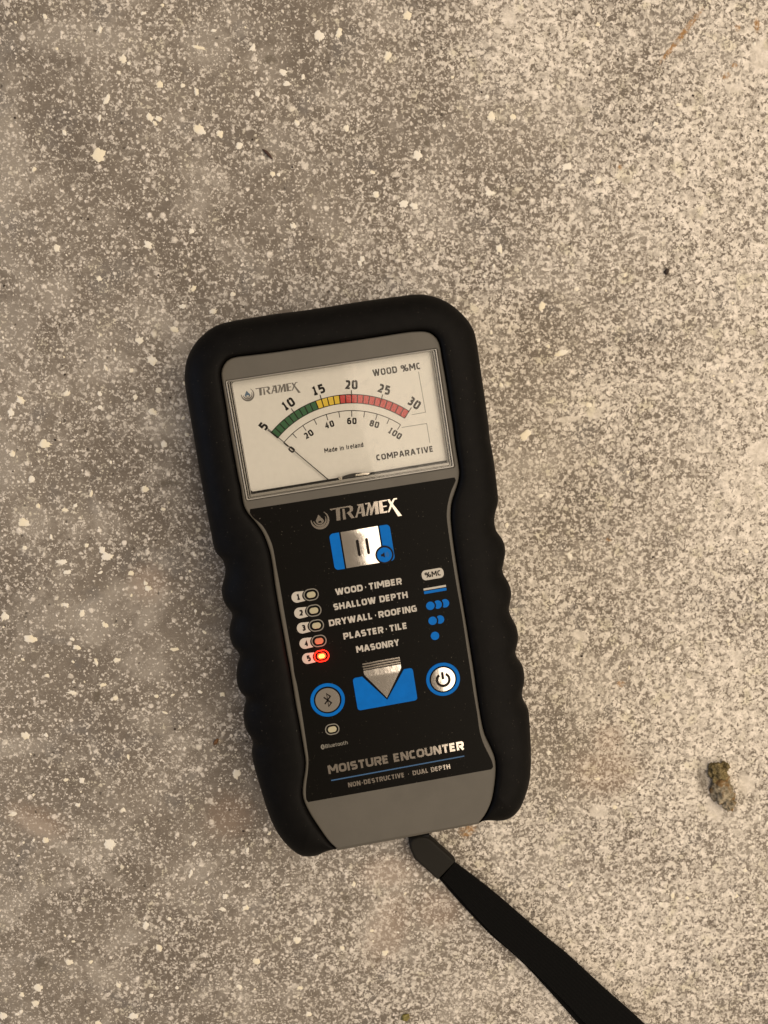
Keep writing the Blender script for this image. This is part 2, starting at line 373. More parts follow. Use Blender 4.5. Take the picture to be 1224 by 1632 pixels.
PALE = [(p[0], p[1], a, b, r) for p, (a, b, r) in zip(PALE, [(4.5, 4, 0), (3.4, 1.8, 0), (3.4, 1.7, -28), (3.6, 2.6, 0), (3.0, 5.5, 15), (3.4, 3.8, 0), (4.2, 1.1, 5), (4, 6, 0), (2.4, 3, 0), (1.4, 1.6, 0), (3.4, 1.6, 0), (2, 3, 0)])]
SMUDGE_AND_SHADE = [(-56.08, -15.02), (-83.43, -91.66), (17.91, -196.55), (-19.1, 128.31), (34.38, 102.59), (-107.11, -192.18), (113.18, 79.54), (142.2, -130.02), (6.1, -170.91), (76.45, 51.73), (2.47, -188.22)]  # dark floor smudges, plus the pebble's shade painted in along its left side
SMUDGE_AND_SHADE = [(p[0], p[1], a, b, r) for p, (a, b, r) in zip(SMUDGE_AND_SHADE, [(4.4, 1.3, 2), (1.2, 3, 0), (1.1, 2.2, -40), (2.4, 1.6, 0), (1.4, 1.4, 0), (2.6, 3, 0), (1.6, 1.2, 0), (1.8, 5.5, 15), (3, .9, 22), (2, 1.2, 0), (1, 2, -20)])]
RUST = [(125.12, 142.52), (119.93, 136.08), (144.13, 144.46), (151.17, 145.55), (143.76, 131.85), (140.71, 128.37), (51.16, -146.97), (103.08, 96.31), (102.65, -36.26), (108.99, -90.99)]
RUST = [(p[0], p[1], a, b, r) for p, (a, b, r) in zip(RUST, [(.95, 8.5, -38), (.8, 5, -38), (1.0, 1.1, 0), (1.0, 2.2, 0), (1.1, .7, 0), (1.6, .9, 40), (3.4, 2.2, 30), (.8, 1, 0), (1, .7, 0), (1.6, 1, 0)])]
PINKISH = [(21.49, -184.11), (40.62, -177.46), (103.88, -125.07), (-37.6, -137.36), (-64.64, -50.45), (104.76, -112.8), (-106.02, -137.27), (21.48, -161.64)]
PINKISH = [(p[0], p[1], a, b, r) for p, (a, b, r) in zip(PINKISH, [(7, 14, -20), (8, 8, 0), (12, 9, 0), (8, 8, 0), (6, 6, 0), (6, 6, 0), (10, 5, -30), (10, 6, 0)])]
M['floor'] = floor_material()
V = []; F = []; N = 120; S = 420.
for j in range(N+1):
    for i in range(N+1):
        x, y = -S+2*S*i/N, -S+2*S*j/N
        V.append((x, y, .35*noise.noise(Vector((x*.02, y*.02, 3)))+.12*noise.noise(Vector((x*.09, y*.09, 7)))-.25))
for j in range(N):
    for i in range(N): a = j*(N+1)+i; F.append((a, a+1, a+N+2, a+N+1))
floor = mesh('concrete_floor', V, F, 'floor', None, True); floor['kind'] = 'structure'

# raised drips and splashes of dried paint
n = NT('dried_paint'); n.set(Base_Color=n.mix(n.step(n.noise(.12, 2, .5), .42, .6), (.72, .685, .61, 1), (.72, .66, .52, 1)), Roughness=.6); n.p.inputs['Specular IOR Level'].default_value = .3
n.bump(n.noise(2.5, 3, .6), .3, .1*MM); M['paint'] = n.m
random.seed(7)
V = []; F = []
def splat(x, y, rad, sx=1., sy=1., ang=0., h=None):
    rad *= .84; k = 30 if rad > .9 else 12; b = len(V); h = h or min(.22, .10+.06*rad); ph = random.random()*50
    g = []
    for i in range(k):
        a = 2*math.pi*i/k
        q = 1+.40*noise.noise(Vector((math.cos(a)*1.1+ph, math.sin(a)*1.1, ph)))+.30*noise.noise(Vector((math.cos(a)*3.5+ph, math.sin(a)*3.5, ph+9)))
        if random.random() < .07: q *= random.uniform(1.15, 1.45)
        px, py = rad*q*math.cos(a)*sx, rad*q*math.sin(a)*sy; g.append((px*math.cos(ang)-py*math.sin(ang), px*math.sin(ang)+py*math.cos(ang)))
    zf = -.25+.35*noise.noise(Vector((x*.02, y*.02, 3)))+.12*noise.noise(Vector((x*.09, y*.09, 7)))
    for f_, z in ((1, -.05), (.8, h*.6), (.45, h)):
        for px, py in g: V.append((x+px*f_, y+py*f_, zf+z))
    V.append((x, y, zf+h*1.05))
    for q in range(2):
        for i in range(k): j = (i+1) % k; F.append((b+q*k+i, b+q*k+j, b+q*k+k+j, b+q*k+k+i))
    for i in range(k): F.append((b+2*k+i, b+2*k+(i+1) % k, b+3*k))
known = [(-76.74, 95.61, 2.69, 1.1, 1), (-67.73, 126.88, 1.57, 1, 1.05), (-73.47, 113.89, 1.57, 0.6, 1.5), (-59.6, 108.65, 1.46, 1, 1), (-43.03, 104.85, 1.9, 1.3, 0.9), (-36.33, 103.8, 1.46, 1, 1), (-29.87, 100.08, 1.46, 0.9, 1.1), (-43.8, 117.21, 1.23, 0.8, 1.3), (-61.18, 66.7, 1.57, 1.1, 1), (-69.29, 122.64, 0.9, 1, 1), (-74.98, 136.16, 1.12, 0.8, 1.2), (-56, 119.25, 1.34, 1, 1.1), (-48.33, 119.09, 0.9, 1, 1), (-46.5, 71.55, 1.12, 1, 1), (-43.07, 131.51, 1.34, 2, 0.6), (-37.76, 137.1, 0.9, 1.3, 0.7), (-2.56, 136.55, 2.02, 1, 1), (27.51, 144.3, 1.68, 1.2, 1), (20.87, 131.07, 1.57, 0.9, 1.2), (-14.73, 124.4, 1.46, 1.1, 0.9), (-13.5, 120.79, 1.34, 1.2, 0.8), (-7.97, 123.2, 1.01, 0.8, 1.3), (-23.27, 117.03, 1.12, 1, 1), (-18.76, 91.07, 1.12, 1, 1), (-16.63, 90.91, 0.9, 1, 1), (31.34, 98.75, 2.02, 1, 1), (26.37, 82.03, 1.68, 1.2, 0.9), (30.1, 81.48, 1.57, 1.2, 0.8), (16.75, 84.99, 1.23, 1, 1), (6.64, 106.83, 1.34, 1, 1.1), (56.9, 111.98, 1.57, 1, 1.1), (56.57, 86.5, 1.34, 1.4, 0.9), (-11.89, 73.89, 1.23, 1, 1), (-24.72, 132.15, 1.34, 0.8, 1.2), (64.63, 112.2, 1.46, 1, 1), (4.23, 137.8, 1.57, 0.7, 1.3), (-10.24, 108.21, 1.23, 1, 1), (15.68, 92.3, 1.01, 1.2, 0.8), (60.39, 67.54, 1.57, 0.9, 1.2), (84.12, 96.06, 1.68, 1.3, 0.9), (95.5, 91.64, 1.46, 1, 1.1), (76.07, 47.79, 1.57, 0.8, 1.3), (83.95, 31.55, 2.02, 1.5, 0.7), (88.48, 54.08, 1.01, 1, 1), (70.96, 2.18, 1.9, 1.5, 0.9), (94.09, 12.82, 1.34, 1, 1), (107.94, -139.35, 1.12, 1, 1), (115.56, 111.32, 1.12, 1.2, 0.8), (123.75, 118.13, 1.12, 1.2, 0.7), (88.15, -42.18, 1.34, 0.8, 1.2), (149.82, -74.91, 1.12, 1, 1), (76.14, -3.93, 0.9, 1.2, 0.8), (126.63, -81.71, 1.12, 1, 1), (81.89, -117.03, 1.01, 1, 1), (76.91, -19.89, 1.01, 1.3, 0.8), (-91.68, 65.13, 1.34, 1, 1.1), (-77.89, 55.16, 1.12, 1, 1), (-60.76, 27.82, 1.79, 1, 1.2), (-39.63, 44.47, 1.34, 1.2, 0.9), (-46.3, 52.45, 1.23, 0.9, 1.1), (-50.28, 46.26, 1.23, 1.2, 0.8), (-105.8, 13.88, 1.57, 1, 1), (-90.17, 16.3, 1.23, 1.1, 0.9), (-79.18, 16.35, 1.01, 0.9, 1), (-79.12, 11.61, 1.01, 1, 1), (-68.1, 24.34, 1.01, 1, 1), (-67.09, 15.1, 1.12, 1, 1), (-61.46, 10.15, 1.57, 1.1, 0.9), (-59.12, 17.51, 1.23, 0.9, 1.1), (-57.46, -1.39, 1.46, 1, 1), (-109.12, 9.59, 1.46, 1, 1), (-98.42, -0.94, 1.79, 1.4, 1), (-109.32, -4.61, 1.23, 1, 1), (-64.57, -16.97, 1.34, 1.2, 1), (-83.12, -18.43, 1.12, 0.7, 1.4), (-103.15, -13.31, 1.34, 1, 1), (-65.04, 34.41, 1.34, 1.3, 1), (-53.02, 38.36, 1.34, 1.3, 1), (-101.4, -22.5, 1.01, 1, 1), (-92.31, -24.09, 1.12, 1.2, 0.8), (-106.32, -28.4, 2.02, 1.1, 0.9), (-58.48, -24.09, 0.9, 1.2, 0.8), (-78.48, -40.63, 2.13, 1.1, 0.8), (-80.14, -38.38, 1.34, 0.9, 1), (-94.06, -42.46, 1.34, 1.6, 0.8), (-92.26, -46.05, 1.34, 1.3, 0.8), (-80.84, -46.42, 0.9, 1.4, 0.7), (-70.21, -46.77, 1.23, 1.1, 0.9), (-64.69, -52.26, 1.34, 1, 1), (-105.9, -69.91, 2.46, 1.1, 0.8), (-93.13, -57.71, 1.12, 1.2, 0.8), (-87.83, -60.95, 1.34, 0.8, 1.3), (-79.93, -65.16, 1.23, 1.3, 0.9), (-90, -73.16, 1.34, 1.2, 0.9), (-83.43, -78.55, 1.12, 0.6, 1.5), (-76.19, -78.01, 1.23, 1.3, 0.8), (-92.12, -89.6, 1.34, 1.5, 0.7), (-62.68, -91.69, 1.01, 1, 1), (-77.07, -92.04, 1.12, 1, 1), (-56.89, -91.37, 0.9, 1.3, 0.7), (-59.95, -97.81, 0.9, 1.6, 0.6), (-39.23, -91.56, 1.12, 1, 1), (-114.13, -61.65, 1.79, 0.9, 1.1), (-100.59, -83.21, 0.9, 1.2, 0.8), (-81.53, -87.09, 1.12, 1.2, 0.8), (-34.58, -121.42, 1.79, 1, 1.1), (-109.09, -105.09, 1.79, 1, 1), (-101.89, -105.06, 0.9, 1, 1), (-65.3, -50.44, 0.9, 1, 1), (-55.81, -74.52, 1.34, 1.5, 0.7), (-80.81, -147.04, 2.35, 1, 1.1), (-103.66, -144.48, 1.46, 1, 0.9), (-108.37, -201.22, 2.02, 1, 1), (-64.34, -187.93, 1.57, 0.9, 1.1), (-68.88, -178.6, 1.34, 1, 1.2), (-90, -122.24, 1.12, 1, 1.1), (-95.5, -121.83, 1.01, 1.1, 0.9), (-91.65, -131.39, 1.12, 1, 0.9), (-114.47, -134.13, 1.34, 1.4, 0.7), (-74.48, -214.28, 2.02, 1.1, 0.8), (-39.56, -168.65, 1.23, 1.2, 0.9), (-34.86, -204.66, 1.01, 1, 1), (-67.59, -206.4, 1.01, 1, 1), (-114.54, -203.6, 1.23, 1, 1), (-96.97, -191.72, 1.34, 1.3, 1), (-51.73, -158.59, 0.9, 0.7, 1.3), (-40.8, -173.75, 1.12, 1.2, 0.9), (-58.08, -203.92, 0.9, 1, 1), (-87.62, -216.54, 1.34, 1, 1), (-52.21, -159.79, 1.12, 0.6, 1.4), (-75.7, -133.85, 1.12, 1, 1), (-121.4, -211.63, 1.79, 0.9, 1.2), (-109.75, -207.32, 1.34, 1, 1.1), (-60.16, -176.55, 1.01, 1, 1), (-50.57, -147.73, 1.12, 1, 1), (-28.4, -194.96, 1.46, 1, 1), (-35.33, -204.38, 1.01, 1, 1), (-39.79, -168.88, 1.12, 1, 1), (-31.88, -165.05, 1.01, 1, 1), (-13.31, -187.2, 1.57, 1.2, 0.9), (3.64, -191.3, 1.12, 1, 1), (-6.43, -180.29, 1.12, 0.7, 1.4), (8.24, -166.04, 1.12, 0.9, 1.2), (19.83, -194.12, 1.57, 1, 0.8), (-6.31, -194.07, 1.12, 1, 1), (-12.33, -206.37, 1.12, 1.3, 0.9), (28.6, -160.7, 0.9, 1, 1), (-32.25, -173.65, 1.34, 1.2, 0.9), (-9.11, -217.22, 1.34, 1, 1)]
for x, y, r_, sx, sy in known: splat(x, y, r_, sx, sy, random.uniform(-.5, .5))
for i in range(420):
    x, y = random.uniform(-190, 190), random.uniform(-230, 230)
    splat(x, y, random.choice((.45, .5, .6, .7, .8, 1.0)), random.uniform(.8, 1.5), random.uniform(.7, 1.1), random.uniform(0, 3))
sp = mesh('paint_spatter', V, F, 'paint', floor, False); sp['kind'] = 'stuff'

# ================================================================= the moisture meter
meter = link(bpy.data.objects.new('moisture_meter', None)); meter.empty_display_size = .02
meter.location = (9.6966*MM, -30.9733*MM, 0); meter.rotation_euler = (0, 0, R(9.00782))
tag(meter, 'black and grey handheld moisture meter with needle dial and one red lamp lit', 'moisture meter')

outer = [(-24.51, -102.22)] + [(-27.96, -104.22)] + [(-31.72, -105.7)] + [(-35.73, -105.47)] + [(-38.26, -104)] + [(-40.43, -101.51)] + [(-42.61, -97.86), (-44.42, -93.21)] + [(-45.41, -88.77), (-46.22, -83.01), (-46.67, -78.26), (-47.19, -73.56), (-47.44, -69.31), (-47.18, -66.04), (-46.29, -63.13), (-46.76, -60.97), (-47.81, -58.23), (-47.97, -55.51), (-47.7, -52.79), (-46.83, -50.27), (-46.03, -48.09), (-46.38, -46.5), (-47.61, -44.69), (-47.94, -42.32), (-47.66, -39.28), (-46.6, -35.87), (-45.51, -33.48), (-45.99, -31.25), (-47.27, -29.1), (-47.54, -26.87), (-47.33, -24.17), (-46.35, -21.57), (-45.45, -19.31), (-46.01, -17.32), (-47.05, -15.51), (-47.5, -13.53), (-47.49, -10.57), (-46.51, -8), (-45.4, -5.46), (-45.01, -3.01), (-45.47, -0.42), (-46.83, 1.49), (-47.43, 3.74), (-47.47, 7.84), (-47.53, 12.7), (-47.55, 17.58), (-47.6, 24.02), (-47.43, 39.42), (-47.35, 49.12), (-47.19, 56.16), (-46.68, 60.37), (-45.39, 64.14), (-43.46, 67.3), (-40.88, 70), (-37.26, 72.42), (-33.89, 73.8), (-29.94, 74.38), (-23.2, 74.55), (-14.53, 74.64), (-6.68, 74.43), (1.4, 74.44), (13.58, 74.55), (25.79, 74.38), (29.79, 74.28), (33.67, 73.64), (37.5, 72.11), (40.82, 69.88), (43.6, 67.07), (46.01, 63.78), (47.52, 60.39), (48, 56.74), (48.05, 51.55), (48.02, 44.38), (48.05, 37.54), (47.99, 29.43), (47.75, 24.34), (47.99, 20.14), (48.03, 13.98), (47.9, 7.82), (47.73, 4.42), (47.15, 2.19), (45.84, -0.56), (45.3, -3.38), (45.64, -6.37), (46.82, -8.6), (47.65, -11.3), (47.49, -14.21), (46.67, -16.6), (45.75, -18.99), (45.96, -21.54), (46.99, -23.84), (47.58, -26.49), (47.45, -28.94), (46.45, -31.37), (45.94, -33.46), (46.43, -36.1), (47.45, -38.85), (47.88, -41.89), (47.52, -44.46), (46.58, -46.49), (46.06, -48.15), (46.41, -50.42), (47.71, -53.09), (48.09, -55.81), (47.84, -58.36), (46.9, -60.7), (46.27, -62.82), (46.5, -65.54), (47.6, -68.65), (47.65, -71.9), (47.03, -78.86), (46.43, -84.06)] + [(45.61, -89.35), (44.25, -94.45)] + [(42.24, -98.88)] + [(40.08, -102.27)] + [(36.97, -104.9)] + [(33.52, -105.74)] + [(29.34, -104.78)] + [(24.92, -102.41)]
inner = [(-24.33, -102.01), (-26.6, -98.94), (-29.15, -93.39), (-31.31, -87.93), (-32.45, -83.6), (-32.53, -80.36), (-31.59, -76.62), (-30.56, -73.57), (-29.79, -70.47), (-29.64, -67.86), (-29.61, -62.53), (-29.56, -57.14), (-29.67, -50.02), (-29.57, -43.37), (-29.52, -36.84), (-29.62, -33.46), (-29.63, -25.31), (-29.68, -17.58), (-29.62, -10.31), (-29.37, -4.3), (-29.48, 0.91), (-30.49, 6.28), (-32.18, 10.11), (-33.99, 13.17), (-34.9, 15.7), (-35.08, 18.54), (-34.96, 22), (-35.13, 25.55), (-35.19, 37.46), (-35, 46.91), (-34.88, 55.69), (-34.61, 58.31), (-33.54, 60.47), (-31.72, 62.05), (-29.17, 62.62), (-24.59, 62.51), (-16.93, 62.31), (-9.26, 62.3), (-0.6, 62.21), (11.27, 62.19), (23.23, 62.26), (27.13, 62.14), (30.55, 61.71), (32.79, 60.65), (34.45, 58.64), (35.07, 56.23), (35.16, 51.65), (35.35, 44.95), (35.37, 37.14), (35.49, 31.3), (35.35, 26.29), (35.34, 22.25), (35.42, 18.27), (35.26, 15.17), (34.45, 12.45), (32.78, 9.11), (31.33, 6.13), (30.46, 2.26), (30.15, -1.73), (29.97, -6.94), (29.97, -15.11), (30.07, -22.5), (30.15, -30.34), (30.26, -37.81), (30.32, -42.93), (30.37, -49.56), (30.3, -57.07), (30.36, -65.22), (30.73, -71.25), (32.07, -76.22), (32.94, -79.77), (33.03, -82.86), (32.54, -86.23), (31.53, -90.3), (30.01, -94.87), (27.99, -98.39), (26.01, -100.79), (24.19, -102.35)]
NS = 560
O = catmull([tuple(p) for p in outer], False, NS); I0 = catmull([tuple(p) for p in inner], False, NS*2)
# grip waves fade out towards the top: a smoothed copy of the outline
def blur(P, k, it):
    for _ in range(it):
        Q = [P[0]]
        for i in range(1, len(P)-1):
            a = max(0, i-k); b = min(len(P)-1, i+k); a = i-min(i-a, b-i); b = 2*i-a
            Q.append((sum(p[0] for p in P[a:b+1])/(b-a+1), sum(p[1] for p in P[a:b+1])/(b-a+1)))
        P = Q+[P[-1]]
    return P
OS = blur(O, 9, 3)
# match every outline point with an inner point: monotone, by direction across the wall
match = []; j = 0; LI = len(I0)-1
for i, p in enumerate(OS):
    t = i/NS; a, b = OS[max(0, i-3)], OS[min(NS, i+3)]; d = Vector((b[0]-a[0], b[1]-a[1])).normalized(); nn = Vector((d.y, -d.x))
    best = None
    for jj in range(max(0, int((t-.06)*LI)), min(LI, int((t+.06)*LI))+1):
        q = I0[jj]; v = Vector((q[0]-p[0], q[1]-p[1])); c = abs(v.dot(d))*1.6+v.length
        if best is None or c < best[0]: best = (c, jj)
    match.append(best[1])
for i in range(1, NS+1): match[i] = max(match[i], match[i-1])
for _ in range(40): match = [match[0]]+[(match[i-1]+match[i]*2+match[i+1])/4 for i in range(1, NS)]+[match[-1]]
match[0] = 0; match[-1] = LI
def at(P, f_):
    i = int(min(len(P)-1.001, max(0, f_))); u = f_-i; return (P[i][0]*(1-u)+P[i+1][0]*u, P[i][1]*(1-u)+P[i+1][1]*u)
IN = [at(I0, m) for m in match]
prof = [(0, 26, 0), (0, 30.6, 0), (.015, 31.1, 0), (.05, 31.5, 0), (.14, 31.75, 0), (.3, 31.75, .08), (.46, 31.4, .25), (.6, 30.7, .5), (.72, 29.7, .75), (.82, 28.4, .9), (.9, 26.9, 1), (.96, 25.2, .93), (1, 22.5, 1), (1, 16, 1), (.985, 9, 1), (.95, 5, .95), (.89, 2.2, .85), (.82, .6, .7), (.72, .15, .6), (.4, .2, .4)]
V = []; F = []; K = len(prof)
for i in range(NS+1):
    e = min(i, NS-i)/NS; tip = min(1, e/.03)          # the ends of the sleeve sink and round off
    for s, z, wv in prof:
        ox = OS[i][0]+(O[i][0]-OS[i][0])*wv; oy = OS[i][1]+(O[i][1]-OS[i][1])*wv
        zz = z if z < 14 else 14+(z-14)*(.86+.14*math.sqrt(tip))
        V.append((IN[i][0]+(ox-IN[i][0])*s, IN[i][1]+(oy-IN[i][1])*s, zz))
for i in range(NS):
    for k in range(K-1): a = i*K+k; F.append((a, a+1, a+K+1, a+K))
F.append(tuple(range(K))); F.append(tuple(NS*K+k for k in reversed(range(K))))
sleeve = mesh('rubber_sleeve', V, F, 'rubber', meter, True)

# housing: the grey body inside the sleeve, with a window opening, and its rounded lower end
body = catmull([tuple(p) for p in inner], False, 260)
def inset(P, d):
    Q = []
    for i, p in enumerate(P):
        a, b = P[max(0, i-1)], P[min(len(P)-1, i+1)]; t = Vector((b[0]-a[0], b[1]-a[1])).normalized(); Q.append((p[0]+t.y*d, p[1]-t.x*d))
    return Q
body = inset(body, .35)
WX0, WX1, WY0, WY1 = -33.5, 33.5, 17.6, 55.4
win = rrect(WX0, WY0, WX1, WY1, .5, 3)
foot = [(-24.3, -102.2), (24.3, -102.4)]
shape('housing', [body, win], 3.0, 30.0, 'housing', meter, .55, 3, True)
V = []; F = []      # lower lip, rolling over the end
NX = 24; lip = [(0, 30.02), (-.0, 30.02)]
for i in range(NX+1):
    x = -24.2+48.4*i/NX
    for y, z in ((-101.0, 29.98), (-102.0, 29.8), (-102.6, 29.3), (-102.9, 28.4), (-103.0, 26), (-102.6, 14), (-101.5, 4)): V.append((x, y, z))
for i in range(NX):
    for k in range(6): a = i*7+k; F.append((a, a+1, a+8, a+7))
mesh('end_plate', V, F, 'housing', meter, True)

# black printed overlay, slightly proud of the grey body
pan = [(-32.84, 14.78), (-33.15, 13.93), (-32.34, 12.01), (-30.06, 9.24), (-28.83, 6.29), (-28.01, 2.88), (-27.78, -0.35), (-27.81, -5.14), (-27.74, -11.65), (-27.81, -18.96), (-27.8, -27.15), (-27.77, -34.08), (-28.03, -40.31), (-27.82, -44.01), (-27.8, -51.62), (-27.93, -58.73), (-28.1, -64.95), (-28.27, -69.03), (-29.03, -72.94), (-30.31, -77.23), (-30.92, -79.84), (-31.28, -82.96), (-30.86, -83.86)]
pan2 = [(30.91, -84.23), (31.63, -83.7), (31.52, -81.47), (30.67, -78.53), (29.58, -74.87), (28.96, -70.44), (29.01, -64.47), (28.89, -56.81), (28.91, -49.61), (28.87, -41.62), (28.89, -37.83), (28.87, -30.35), (28.62, -22.45), (28.51, -15.03), (28.53, -6.84), (28.62, -0.76), (28.79, 2.43), (29.63, 5.94), (31.2, 9.71), (32.8, 12.25), (33.49, 13.57), (33.1, 14.29)]
PP = catmull([tuple(p) for p in pan], False, 90)+catmull([tuple(p) for p in pan2], False, 90)
panel = shape('control_panel', [PP], 29.7, 30.10, 'panel', meter, .05, 1, True)
ZP = 30.13

# ---- dial window
win_e = link(bpy.data.objects.new('dial_window', None), meter)
dial = shape('dial_plate', [rrect(-31.9, 20.0, 32.4, 55.0, .8)], 26.5, 27.0, 'dial', win_e)
shape('recess_floor', [rrect(WX0+.02, WY0+.02, WX1-.02, WY1-.02, .3)], 25.4, 25.9, 'darkgap', win_e)
for i, (g, h, t_) in enumerate(((.12, 30.32, .34), (.78, 29.5, .28), (1.36, 28.5, .20))):
    shape('frame_ridge', [rrect(WX0+g, WY0+g*.55, WX1-g, WY1-g*.22, .5), rrect(WX0+g+t_, WY0+g*.55+t_, WX1-g-t_, WY1-g*.22-t_*.5, .4)], 26, h, 'clearedge', win_e, .06, 1, True)
shape('lower_lip', [rrect(-32.2, 18.4, 32.2, 19.3, .2)], 26.2, 29.4, 'clearedge', win_e, .15, 2, True)
shape('clear_cover', [rrect(WX0+.55, WY0+.5, WX1-.55, WY1-.3, .4)], 29.75, 29.95, 'glass', win_e)
ZD = 27.03
CX, CY = -.2, 12.0
def ang(v): return R(-41.0+(v-5)*82.3/25)
def pol(r, a): return (CX+r*math.sin(a), CY+r*math.cos(a))
def band(name, v0, v1, mat, z):
    V = []; F = []; k = int((v1-v0)*3)
    for i in range(k+1):
        a = ang(v0+(v1-v0)*i/k); V.append(pol(31.25, a)+(z,)); V.append(pol(33.85, a)+(z,))
    for i in range(k): F.append((2*i, 2*i+2, 2*i+3, 2*i+1))
    mesh(name, V, F, mat, dial)
band('green_band', 5, 14, 'green', ZD); band('yellow_band', 14, 18, 'yellow', ZD); band('red_band', 18, 30, 'red', ZD)
L = [[pol(31.2, ang(v)), pol(33.9, ang(v))] for v in range(5, 31)]
lines('band_divisions', L, .33, ZD+.03, 'ink', dial)
lines('band_outline', [[pol(r_, ang(5+25*i/60)) for i in range(61)] for r_ in (31.2, 33.9)], .24, ZD+.065, 'ink', dial)
lines('scale_ticks', [[pol(33.7, ang(v)), pol(35.3, ang(v))] for v in range(5, 31, 5)], .26, ZD+.09, 'ink', dial)
lines('lower_scale', [[pol(28.8, ang(5+25*i/60)) for i in range(61)]]+[[pol(28.8, ang(5+2.5*q)), pol(28.8-1.9, ang(5+2.5*q))] for q in range(11)], .25, ZD+.01, 'ink', dial)
for v, s in ((5, '5'), (10, '10'), (15, '15'), (20, '20'), (25, '25'), (30, '30')):
    wd = 1.95*len(s)+.15*(len(s)-1)
    text('scale_numeral', s, 0, wd, 0, 2.95, .235, ZD, 'ink', dial, gap=.14, rot=-ang(v), centre=pol(37.0, ang(v)))
for q, s in enumerate(('0', '20', '40', '60', '80', '100')):
    wd = 1.48*len(s)+.1; a = ang(5+5*q)
    text('lower_numeral', s, 0, wd, 0, 2.1, .24, ZD, 'ink', dial, gap=.14, rot=-a, centre=pol(25.5, a))
text('dial_lettering', 'WOOD %MC', 12.5, 28.0, 50.1, 2.15, .215, ZD, 'ink', dial, gap=.14)
text('dial_lettering', 'COMPARATIVE', 9.4, 28.1, 23.4, 1.95, .23, ZD, 'ink', dial, gap=.15)
text('dial_lettering', 'Made in Ireland', -6.7, 5.9, 28.5, 1.45, .18, ZD, 'ink', dial, gap=.14)
lines('leader_line', [[(27.1, 49.4), (27.4, 36.3), (22.8, 36.2)], [(19.0, 32.7), (27.2, 32.7), (27.3, 26.4)]], .14, ZD, 'ink', dial)
# needle
V = []; F = []
a = R(-40.4); tip = Vector(pol(36.2, a)); root = Vector(pol(7.2, a)); d = (tip-root).normalized(); s_ = Vector((-d.y, d.x))
for p, wd in ((tip, .09), (root, .16)):
    for sg, z in ((-1, 28.0), (1, 28.0), (1, 28.2), (-1, 28.2)): V.append((p.x+s_.x*wd*sg, p.y+s_.y*wd*sg, z))
F = [(0, 1, 2, 3), (7, 6, 5, 4), (0, 4, 5, 1), (1, 5, 6, 2), (2, 6, 7, 3), (3, 7, 4, 0)]
mesh('needle', V, F, 'ink', win_e)
# pivot bridge seen under the lower edge of the window: dark saddle with a bright rim
V = []; F = []; kx = 24
for i in range(kx+1):
    u = -1+2*i/kx; x = 1.2+5.6*u; top = 19.35+1.25*(1-abs(u)**2.2)
    for j_, (yy, zz) in enumerate(((19.2, 27.2), (19.2, 28.9), (top-.3, 29.1), (top, 28.7), (top, 27.05))): V.append((x, yy, zz))
for i in range(kx):
    for j_ in range(4): q = i*5+j_; F.append((q, q+5, q+6, q+1))
mesh('pivot_bridge', V, F, 'darkgap', win_e, True)
shape('zero_adjuster', [circle(-3.1, 19.75, .62, 20)], 28.7, 29.5, 'steel', win_e, .12, 2, True)
shape('bridge_glint', [[(1.5, 19.7), (5.9, 19.55), (6.6, 19.95), (4.5, 20.3), (2.0, 20.35)]], 28.7, 29.25, 'steel', win_e, .1, 2, True)

